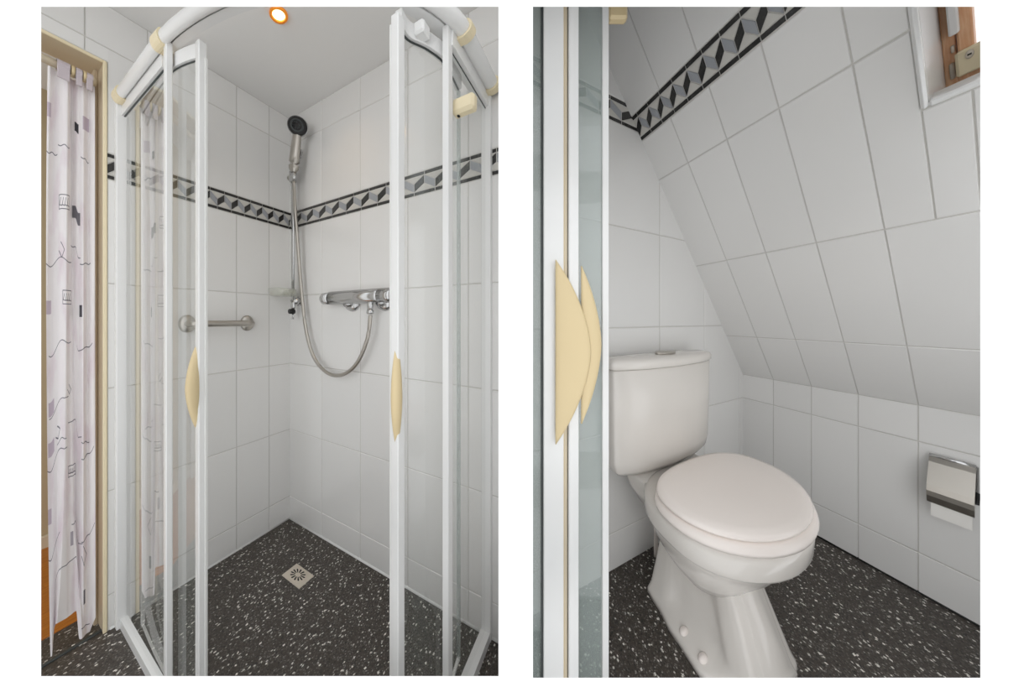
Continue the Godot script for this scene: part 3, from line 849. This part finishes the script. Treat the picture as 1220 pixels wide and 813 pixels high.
func enclosure() -> void:
	var e := thing("shower_enclosure", RL, "white framed quadrant shower enclosure with curved glass sliding doors, opened", "shower enclosure")
	var top := 1.658
	part("wall_profile", box(Vector3(0.0, 0, 0.416), Vector3(0.032, top + 0.09, 0.433), 0.0015), M.enamel, e)
	part("wall_profile", box(Vector3(1.125, 0, 0.0), Vector3(1.158, top + 0.09, 0.018), 0.0015), M.enamel, e)
	part("bottom_track", sweep_rect(quadrant(0.0), -0.012, 0.012, 0.0, 0.03), M.enamel, e)
	part("header_rail", sweep_rect(quadrant(0.0), -0.022, 0.002, top + 0.042, top + 0.092), M.enamel, e)
	part("inner_track", sweep_rect(quadrant(0.0), -0.05, -0.026, top + 0.08, top + 0.092), M.enamel, e)
	part("pane_frame", sweep_rect([Vector2(0.02, 0.822), Vector2(0.31, 0.822)], -0.008, 0.008, top, top + 0.042), M.enamel, e)
	part("pane_frame", sweep_rect([Vector2(0.851, 0.02), Vector2(0.851, 0.36)], -0.008, 0.008, top, top + 0.042), M.enamel, e)
	# tubular rail outside the header
	var p := []
	for v in quadrant(0.020, 0.02, 0.98): p.append(plan(v.x, v.y, top + 0.050))
	var st := begin()
	var rings := []
	for i in p.size():
		var d: Vector3 = (p[mini(i + 1, p.size() - 1)] - p[maxi(i - 1, 0)])
		d = Vector3(d.x / UX, 0, d.z / VZ).normalized()
		var n := Vector3(d.z, 0, -d.x)
		var ring := PackedVector3Array()
		for k in 16:
			var a := TAU * k / 16
			var off := (n * cos(a) + Vector3.UP * sin(a)) * 0.0165
			ring.append(p[i] + off * Vector3(UX, 1, VZ))
		rings.append(ring)
	add_loft(st, rings)
	part("tube_rail", done(st), M.enamel, e)
	# cream clips that carry the tube
	for s in [0.03, 0.222, 0.785, 0.968]:
		clip(e, s, top)
	# the fixed panes and the posts at their ends
	part("fixed_pane", sheet([Vector2(0.03, 0.822), Vector2(0.305, 0.822)], 0.03, top), M.glass, e)
	part("fixed_pane", sheet([Vector2(0.851, 0.03), Vector2(0.851, 0.345)], 0.03, top), M.glass, e)
	part("post", box(Vector3(0.450, 0.03, 0.419), Vector3(0.467, top + 0.042, 0.429), 0.0015), M.enamel, e)
	part("post", box(Vector3(1.128, 0.03, 0.178), Vector3(1.146, top + 0.042, 0.195), 0.0015), M.enamel, e)
	for g in [[0.03, 0.305, 0.822, 0], [0.03, 0.345, 0.851, 1]]:
		var a := Vector3(g[0] * UX, top - 0.004, g[2] * VZ) if g[3] == 0 else Vector3(g[2] * UX, top - 0.004, g[0] * VZ)
		var b := Vector3(g[1] * UX, top - 0.004, g[2] * VZ) if g[3] == 0 else Vector3(g[2] * UX, top - 0.004, g[1] * VZ)
		part("gasket", tube([a, b], 0.0016, 6), M.dark_gasket, e)
	# sliding doors pushed back behind the fixed panes
	door(e, [Vector2(0.102, 0.793), Vector2(0.20, 0.803), Vector2(0.284, 0.808), Vector2(0.331, 0.808), Vector2(0.370, 0.798), Vector2(0.412, 0.779)], Vector3(0.550, 0, 0.392), Vector3(0.570, 0, 0.4055), 1.684, false)
	door(e, [Vector2(0.823, 0.195), Vector2(0.830, 0.322), Vector2(0.817, 0.402), Vector2(0.796, 0.465), Vector2(0.797, 0.515)], Vector3(1.058, 0, 0.257), Vector3(1.080, 0, 0.275), 1.660, true)

func clip(e: Node, s: float, top: float) -> void:
	var q := quadrant(0.020, s - 0.011, s + 0.011, 4)
	var rings := []
	for i in q.size():
		var d: Vector2 = (q[mini(i + 1, 4)] - q[maxi(i - 1, 0)]).normalized()
		var n := Vector2(-d.y, d.x)
		if n.dot(q[i] - Vector2(0.2, 0.2)) < 0: n = -n
		var ring := PackedVector3Array()
		var line := []
		for k in 13:
			var a := lerpf(deg_to_rad(62), deg_to_rad(-190), k / 12.0)
			line.append([cos(a), sin(a)])
		for k in 13: ring.append(clip_point(q[i], n, line[k][0] * 0.0215, top + 0.050 + line[k][1] * 0.0215))
		for k in range(12, -1, -1): ring.append(clip_point(q[i], n, line[k][0] * 0.0168, top + 0.050 + line[k][1] * 0.0168))
		rings.append(ring)
	var st := begin()
	add_loft(st, rings, true, true, false)
	var o := part("clip", done(st), M.pale_cream, e)
	var m := quadrant(0.0, s - 0.011, s + 0.011, 4)
	part("clip_foot", sweep_rect(m, -0.004, 0.012, top + 0.03, top + 0.06), M.pale_cream, o)

func clip_point(c: Vector2, n: Vector2, out: float, y: float) -> Vector3:
	var p := c + n * out
	return plan(p.x, p.y, y)

func door(e: Node, path: Array, lo: Vector3, hi: Vector3, high: float, right: bool) -> void:
	var top := 1.643
	var line := []
	for i in path.size() - 1:
		var a: Vector2 = path[maxi(i - 1, 0)]
		var d: Vector2 = path[mini(i + 2, path.size() - 1)]
		for k in 6: line.append(path[i].cubic_interpolate(path[i + 1], a, d, k / 6.0))
	line.append(path[-1])
	var g := part("sliding_door", sheet(line, 0.045, top), M.glass, e)
	part("door_stile", box(Vector3(lo.x, 0.04, lo.z), Vector3(hi.x, high, hi.z), 0.002), M.enamel, g)
	# rubber lip along the closing edge
	if right: part("seal_strip", box(Vector3(lo.x - 0.005, 0.04, hi.z - 0.006), Vector3(lo.x - 0.001, top, hi.z - 0.001), 0.0006), M.silicone, g)
	else: part("seal_strip", box(Vector3(hi.x + 0.001, 0.04, lo.z + 0.001), Vector3(hi.x + 0.006, top, lo.z + 0.005), 0.0006), M.silicone, g)
	part("top_frame", sweep_rect(line, -0.007, 0.007, top + 0.004, top + 0.04), M.enamel, g)
	part("gasket", sweep_rect(line, -0.0018, 0.0018, top + 0.001, top + 0.003), M.dark_gasket, g)
	part("bottom_frame", sweep_rect(line, -0.003, 0.003, 0.036, 0.045), M.silicone, g)
	var tr: Vector2 = path[0]
	var t := plan(tr.x, tr.y, 0)
	part("edge_seal", box(Vector3(t.x - 0.005, 0.04, t.z - 0.003), Vector3(t.x + 0.005, top, t.z + 0.003), 0.001), M.edge_glass if right else M.silicone, g)
	# crescent grip on the stile, facing outwards
	var out := Vector3(0.62, 0, 0.78) if not right else Vector3(0.75, 0, 0.66)
	var h := leaf_handle(0.198 if not right else 0.197, 0.020, 0.022)
	var c := Vector3((lo.x + hi.x) / 2, 0, (lo.z + hi.z) / 2)
	var b := Basis(out, Vector3.UP, out.cross(Vector3.UP))
	part("handle", h, M.cream, g, Transform3D(b, c + (Vector3(-0.004, 0.832, 0.005) if not right else Vector3(0.004, 0.833, 0.006))))
	# roller cover at the top
	if right:
		var br := part("bracket", box(Vector3(1.136, 1.506, 0.150), Vector3(1.200, 1.545, 0.172), 0.006), M.pale_cream, g)
		part("screw_hole", tube([Vector3(1.150, 1.5055, 0.161), Vector3(1.150, 1.508, 0.161)], 0.004, 10), M.dark_hole, br)
		part("roller_cover", box(Vector3(1.082, top + 0.008, 0.214), Vector3(1.112, top + 0.036, 0.238), 0.004), M.enamel, g)

func curtain() -> void:
	var rod := thing("curtain_rod", RL, "thin cream curtain rod across the top of the doorway", "curtain rod")
	part("rod", tube([Vector3(-0.03, 1.757, 0.468), Vector3(-0.03, 1.757, 1.09)], 0.011, 14, Vector3(1.2, 1, 1)), M.cream_trim, rod)
	part("end_knob", lathe([Vector2(0.0, -0.017), Vector2(0.011, -0.012), Vector2(0.015, 0.0), Vector2(0.011, 0.012), Vector2(0.0, 0.017)], Transform3D(Basis.IDENTITY, Vector3(-0.03, 1.757, 0.463)), 16, Vector3(1.2, 1, 0.6)), M.cream_trim, rod)
	var c := thing("shower_curtain", RL, "white curtain printed with grey squares and drawn lines, gathered in doorway", "curtain")
	var nx := 96
	var ny := 60
	var st := begin()
	st.set_smooth_group(0)
	var grid := []
	for j in ny + 1:
		var t := float(j) / ny
		var row := []
		for i in nx + 1:
			var s := float(i) / nx
			# the hem hangs in points: low at both fronts, high in the middle behind
			var hem := 0.10
			if s < 0.30: hem = lerpf(0.012, 0.10, smoothstep(0.06, 0.30, s))
			elif s > 0.58: hem = lerpf(0.10, 0.012, smoothstep(0.58, 0.64, s))
			if s > 0.88: hem = lerpf(0.012, 0.05, (s - 0.88) / 0.12)
			var y := lerpf(1.742, hem, t)
			var width := 1.0 - 0.10 * sin(t * PI) * (1.0 - t) * 2.0
			var v := lerpf(0.523, 0.4585, s)
			if s < 0.3: v += (1.0 - width) * 0.02 * (0.3 - s) / 0.3
			# the left front strand runs to a point
			if s < 0.36: v = lerpf(v, 0.519 - s * 0.008, pow(t, 7.0) * 0.72)
			var fold := sin(s * TAU * 3.0 + 0.9 + sin(t * 3.0) * 0.5) * 0.0055 + sin(s * TAU * 5.3 + t * 4.0) * 0.002
			fold -= 0.016 * smoothstep(0.48, 0.56, s + 0.10 * (1.0 - t) - 0.05 - 0.16 * smoothstep(0.8, 1.0, t)) * (1.0 - smoothstep(0.66, 0.74, s)) * (0.5 + 0.5 * t)
			row.append([Vector3(-0.035 + 0.012 * t + fold, y, v), Vector2(s, t)])
		grid.append(row)
	for j in ny:
		for i in nx:
			for k in [[j, i], [j, i + 1], [j + 1, i + 1], [j, i], [j + 1, i + 1], [j + 1, i]]:
				st.set_uv(grid[k[0]][k[1]][1])
				st.add_vertex(grid[k[0]][k[1]][0])
	part("cloth", done(st), M.curtain, c)
	var lil := mat("lilac_tab", Color(0.78, 0.74, 0.76), 0.9)
	for t in [[0.5035, 0.0085], [0.4825, 0.0045], [0.4675, 0.0048]]:
		var ss := begin()
		var rings := []
		for k in 13:
			var a := lerpf(-0.6, PI + 0.6, k / 12.0)
			var ring := PackedVector3Array()
			var dir := Vector3(cos(a) * 1.2, sin(a), 0)
			for w in [[-t[1], 0.0135], [t[1], 0.0135], [t[1], 0.0165], [-t[1], 0.0165]]:
				ring.append(Vector3(-0.03, 1.757, t[0] + w[0]) + dir * w[1])
			rings.append(ring)
		add_loft(ss, rings, true, true, false)
		var tb := part("tab", done(ss), lil, c)
		part("tab_strap", box(Vector3(-0.018, 1.715, t[0] - t[1]), Vector3(-0.012, 1.757, t[0] + t[1]), 0.001), lil, tb)
	for g in [[0.4905, "small cream ring on the curtain rod beside the widest cloth tab"], [0.474, "small cream ring on the curtain rod between the two narrow cloth tabs"]]:
		var rg := solid("curtain_ring", lathe([Vector2(0.0125, -0.0025), Vector2(0.0165, -0.0025), Vector2(0.0165, 0.0025), Vector2(0.0125, 0.0025)], Transform3D(Basis(Vector3.RIGHT, PI / 2), Vector3(-0.03, 1.757, g[0])), 18, Vector3(1.2, 1, 1)), M.cream, RL, g[1], "curtain ring")
		rg.set_meta("group", "rings on the curtain rod")


# ---------------------------------------------------------------- the toilet's things
func oval(hw: float, zc: float, df: float, db: float, y: float, nf := 2.0, nb := 2.6, n := 48) -> PackedVector3Array:
	var r := PackedVector3Array()
	for k in n:
		var a := TAU * k / n
		var c := cos(a)
		var s := sin(a)
		var e := 2.0 / (nf if s > 0 else nb)
		r.append(Vector3(hw * signf(c) * pow(absf(c), e), y, zc + (df if s > 0 else db) * signf(s) * pow(absf(s), e)))
	return r

func rounded(hw: float, z0: float, z1: float, y: float, bow: float, n := 48, e := 0.35) -> PackedVector3Array:
	# a cistern's outline: flat back, bowed front
	var r := PackedVector3Array()
	for k in n:
		var a := TAU * k / n
		var c := signf(cos(a)) * pow(absf(cos(a)), e)
		var s := signf(sin(a)) * pow(absf(sin(a)), e)
		var z := lerpf(z0, z1, (s + 1) / 2)
		if s > 0: z -= bow * c * c * s
		r.append(Vector3(hw * c, y, z))
	return r

func foot(half: Array, y: float) -> PackedVector3Array:
	# the pedestal's outline from half widths at distances from the wall: [z, width], ...
	var side := []
	var n := 30
	var z0: float = half[0][0]
	var z1: float = half[-1][0]
	for i in n + 1:
		var z := lerpf(z0, z1, 0.5 - 0.5 * cos(PI * i / n))
		var k := 0
		while k < half.size() - 2 and z > half[k + 1][0]: k += 1
		var f: float = (z - half[k][0]) / (half[k + 1][0] - half[k][0])
		side.append(Vector2(lerpf(half[k][1], half[k + 1][1], smoothstep(0.0, 1.0, f)), z))
	var r := PackedVector3Array()
	for p in side: r.append(Vector3(p.x, y, p.y))
	for i in range(n, -1, -1): r.append(Vector3(-side[i].x, y, side[i].y))
	return r

func toilet_room() -> void:
	var a0 := 0.635
	var o := thing("toilet", RR * Transform3D(Basis.IDENTITY, Vector3(-a0, 0, 0)), "white close-coupled toilet with closed lid beside the low tiled wall", "toilet")
	# bowl and pedestal are one piece of china
	var st := begin()
	add_loft(st, [oval(0.19, 0.235, 0.125, 0.14, 0.352), oval(0.200, 0.235, 0.130, 0.15, 0.346), oval(0.202, 0.235, 0.131, 0.15, 0.335), oval(0.200, 0.235, 0.129, 0.15, 0.305), oval(0.196, 0.235, 0.126, 0.15, 0.298), oval(0.183, 0.234, 0.114, 0.15, 0.293), oval(0.176, 0.232, 0.108, 0.15, 0.275), oval(0.155, 0.228, 0.093, 0.14, 0.235), oval(0.128, 0.222, 0.073, 0.13, 0.195), oval(0.095, 0.212, 0.057, 0.11, 0.152), oval(0.05, 0.20, 0.03, 0.06, 0.13)])
	add_loft(st, [rounded(0.135, 0.02, 0.16, 0.3485, 0.0), rounded(0.14, 0.018, 0.18, 0.342, 0.0), rounded(0.13, 0.025, 0.2, 0.30, 0.0), rounded(0.09, 0.03, 0.2, 0.24, 0.0)])
	var ledge := [[0.078, 0.07], [0.090, 0.101], [0.12, 0.108], [0.18, 0.126], [0.25, 0.136], [0.272, 0.126], [0.30, 0.098], [0.325, 0.088], [0.335, 0.06]]
	var ledge_in := [[0.080, 0.066], [0.092, 0.097], [0.12, 0.102], [0.18, 0.118], [0.25, 0.127], [0.272, 0.118], [0.30, 0.094], [0.323, 0.085], [0.333, 0.056]]
	var stem := [[0.083, 0.06], [0.094, 0.090], [0.13, 0.092], [0.16, 0.064], [0.25, 0.060], [0.275, 0.082], [0.30, 0.084], [0.318, 0.080], [0.328, 0.05]]
	var upper := [[0.085, 0.03], [0.096, 0.052], [0.13, 0.060], [0.16, 0.054], [0.22, 0.052], [0.245, 0.066], [0.265, 0.066], [0.28, 0.062], [0.288, 0.04]]
	var neck := [[0.085, 0.02], [0.096, 0.032], [0.13, 0.046], [0.15, 0.054], [0.20, 0.056], [0.215, 0.060], [0.23, 0.058], [0.24, 0.055], [0.25, 0.035]]
	add_loft(st, [foot(ledge, 0.0), foot(ledge, 0.014), foot(ledge_in, 0.020), foot(stem, 0.034), foot(upper, 0.15), foot(neck, 0.25)])
	part("bowl", done(st), M.ceramic, o)
	for z in [0.195, 0.241]:
		for s in [-1.0, 1.0]:
			part("bolt_cap", lathe([Vector2(0.0, 0.0), Vector2(0.010, 0.0), Vector2(0.010, 0.004), Vector2(0.006, 0.008), Vector2(0.0, 0.009)], Transform3D(Basis(Vector3.FORWARD, s * 0.25), Vector3(s * lerpf(0.106, 0.113, (z - 0.195) / 0.046), 0.020, z)), 16, Vector3(1.3, 1, 0.8)), M.seat_plastic, o)
	st = begin()
	add_loft(st, [oval(0.196, 0.235, 0.126, 0.092, 0.350), oval(0.2085, 0.235, 0.134, 0.098, 0.356), oval(0.211, 0.235, 0.136, 0.1, 0.364), oval(0.2085, 0.235, 0.134, 0.098, 0.372), oval(0.20, 0.235, 0.128, 0.095, 0.376)])
	part("seat", done(st), M.seat_plastic, o)
	st = begin()
	add_loft(st, [oval(0.195, 0.235, 0.122, 0.094, 0.377), oval(0.203, 0.235, 0.1275, 0.098, 0.381), oval(0.204, 0.235, 0.1285, 0.099, 0.387), oval(0.198, 0.235, 0.124, 0.096, 0.3925), oval(0.18, 0.235, 0.112, 0.086, 0.395), oval(0.09, 0.235, 0.056, 0.043, 0.397)])
	part("lid", done(st), M.seat_plastic, o)
	st = begin()
	var k0 := 0.025
	add_loft(st, [rounded(0.16, k0 + 0.01, 0.085, 0.352, 0.02), rounded(0.195, k0, 0.10, 0.357, 0.022), rounded(0.211, k0, 0.108, 0.372, 0.024), rounded(0.220, k0, 0.111, 0.40, 0.026), rounded(0.224, k0, 0.113, 0.52, 0.026), rounded(0.226, k0, 0.114, 0.661, 0.026)], true, true)
	part("cistern", done(st), M.ceramic, o)
	st = begin()
	add_loft(st, [rounded(0.226, k0, 0.114, 0.663, 0.026), rounded(0.232, k0 - 0.002, 0.118, 0.667, 0.027), rounded(0.232, k0 - 0.002, 0.118, 0.680, 0.027), rounded(0.226, k0, 0.115, 0.689, 0.026), rounded(0.212, k0 + 0.008, 0.104, 0.694, 0.023), rounded(0.1, k0 + 0.02, 0.08, 0.696, 0.0)], true, true)
	var cl := part("cistern_lid", done(st), M.ceramic, o)
	part("flush_button", lathe([Vector2(0.0, 0.0), Vector2(0.03, 0.0), Vector2(0.034, 0.007), Vector2(0.031, 0.009), Vector2(0.0, 0.009)], Transform3D(Basis.IDENTITY, Vector3(0.0, 0.694, 0.074)), 28, Vector3(1.3, 1, 0.55)), M.satin_chrome, cl)
	# supply pipe behind the pedestal
	solid("water_pipe", tube(curve([Vector3(-0.618, 0.0, 0.03), Vector3(-0.618, 0.1, 0.03), Vector3(-0.618, 0.236, 0.03)], 5), 0.008, 10, Vector3(1.2, 1, 0.6)), M.seat_plastic, RR, "thin white water pipe behind the toilet foot", "pipe")
	# paper holder on the low wall
	var ph := thing("toilet_paper_holder", RR * ON_W * Transform3D(Basis.IDENTITY, Vector3(0.4515, 0.349, 0.006)), "shiny steel toilet paper holder with curved cover on the low wall", "paper holder")
	part("back_plate", box(Vector3(-0.024, -0.02, 0.0), Vector3(0.0325, 0.070, 0.005), 0.002), M.chrome, ph)
	var prof := [Vector2(0.070, 0.010), Vector2(0.055, 0.020), Vector2(0.02, 0.036), Vector2(-0.002, 0.046), Vector2(-0.018, 0.050), Vector2(-0.032, 0.049), Vector2(-0.046, 0.045), Vector2(-0.052, 0.041)]
	var rings := []
	for x in [-0.030, 0.030]:
		var ring := PackedVector3Array()
		for p in prof: ring.append(Vector3(x, p.x, p.y))
		for i in range(prof.size() - 1, -1, -1): ring.append(Vector3(x, prof[i].x - 0.001, prof[i].y - 0.003))
		rings.append(ring)
	st = begin()
	add_loft(st, rings, true, true, false)
	part("cover", done(st), M.satin_chrome, ph)
	part("hinge_pin", tube([Vector3(-0.030, 0.07, 0.008), Vector3(0.030, 0.07, 0.008)], 0.005, 10), M.chrome, ph)
	part("roll_arm", tube([Vector3(0.031, 0.0, 0.004), Vector3(0.031, -0.02, 0.026), Vector3(0.02, -0.02, 0.026)], 0.004, 8), M.black_rubber, ph)
	var tr := thing("toilet_roll", RR * ON_W * Transform3D(Basis.IDENTITY, Vector3(0.4525, 0.335, 0.03)), "white toilet roll hanging under the steel cover", "toilet paper")
	part("roll", tube([Vector3(-0.026, 0, 0), Vector3(0.026, 0, 0)], 0.021, 24, Vector3(1, 1.9, 0.75)), M.paper, tr)
	part("loose_sheet", box(Vector3(-0.026, -0.075, 0.012), Vector3(0.026, 0.0, 0.0135)), M.paper, tr)
	shower_door()

func shower_door() -> void:
	# the leading edges of a second shower's doors, close to the opening
	var lo := 0.193
	var hi := 1.75
	var k := 0.42 / 0.33
	var e := thing("shower_door", Transform3D(Basis.IDENTITY, Vector3(0, 0, -0.42)), "white shower door edges with two cream crescent handles left of the toilet", "shower door")
	part("door_stile", box(Vector3(0.0300 * k, lo, -0.03), Vector3(0.0597 * k, hi, 0), 0.0015), M.enamel, e)
	part("seal_strip", box(Vector3(0.0597 * k, lo, -0.028), Vector3(0.0612 * k, hi, -0.006), 0.0004), M.cream, e)
	part("seal_strip", box(Vector3(0.0615 * k, lo, -0.028), Vector3(0.0660 * k, hi, -0.008), 0.0004), M.cream_trim, e)
	part("door_stile", box(Vector3(0.0672 * k, lo, -0.03), Vector3(0.0822 * k, hi, -0.002), 0.0015), M.enamel, e)
	part("gasket", box(Vector3(0.0268 * k, lo, -0.02), Vector3(0.0298 * k, hi, -0.004), 0.0005), M.dark_gasket, e)
	part("door_pane", box(Vector3(0.0130 * k, lo, -0.014), Vector3(0.0268 * k, hi, -0.010)), M.edge_glass, e)
	part("door_pane", box(Vector3(0.083 * k, lo, -0.046), Vector3(0.1295 * k, hi, -0.043)), M.edge_glass, e)
	part("edge_stile", box(Vector3(0.1275 * k, lo, -0.05), Vector3(0.1380 * k, hi, -0.04), 0.001), M.enamel, e)
	part("roller_cover", box(Vector3(0.1400 * k, 1.625, -0.06), Vector3(0.171 * k, 1.69, -0.045), 0.004), M.cream, e)
	var h := leaf_handle(0.266 * k, 0.0525 * k, 0.012)
	part("handle", h, M.cream, e, Transform3D(Basis(Vector3.UP, 0.05), Vector3(0.0465 * k, 1.0 - 0.048 * k, 0.007)))
	var h2 := leaf_handle(0.232 * k, 0.034 * k, 0.014)
	part("handle", h2, M.cream, e, Transform3D(Basis(Vector3.UP, 0.25), Vector3(0.0855 * k, 1.0 - 0.0385 * k, -0.002)))
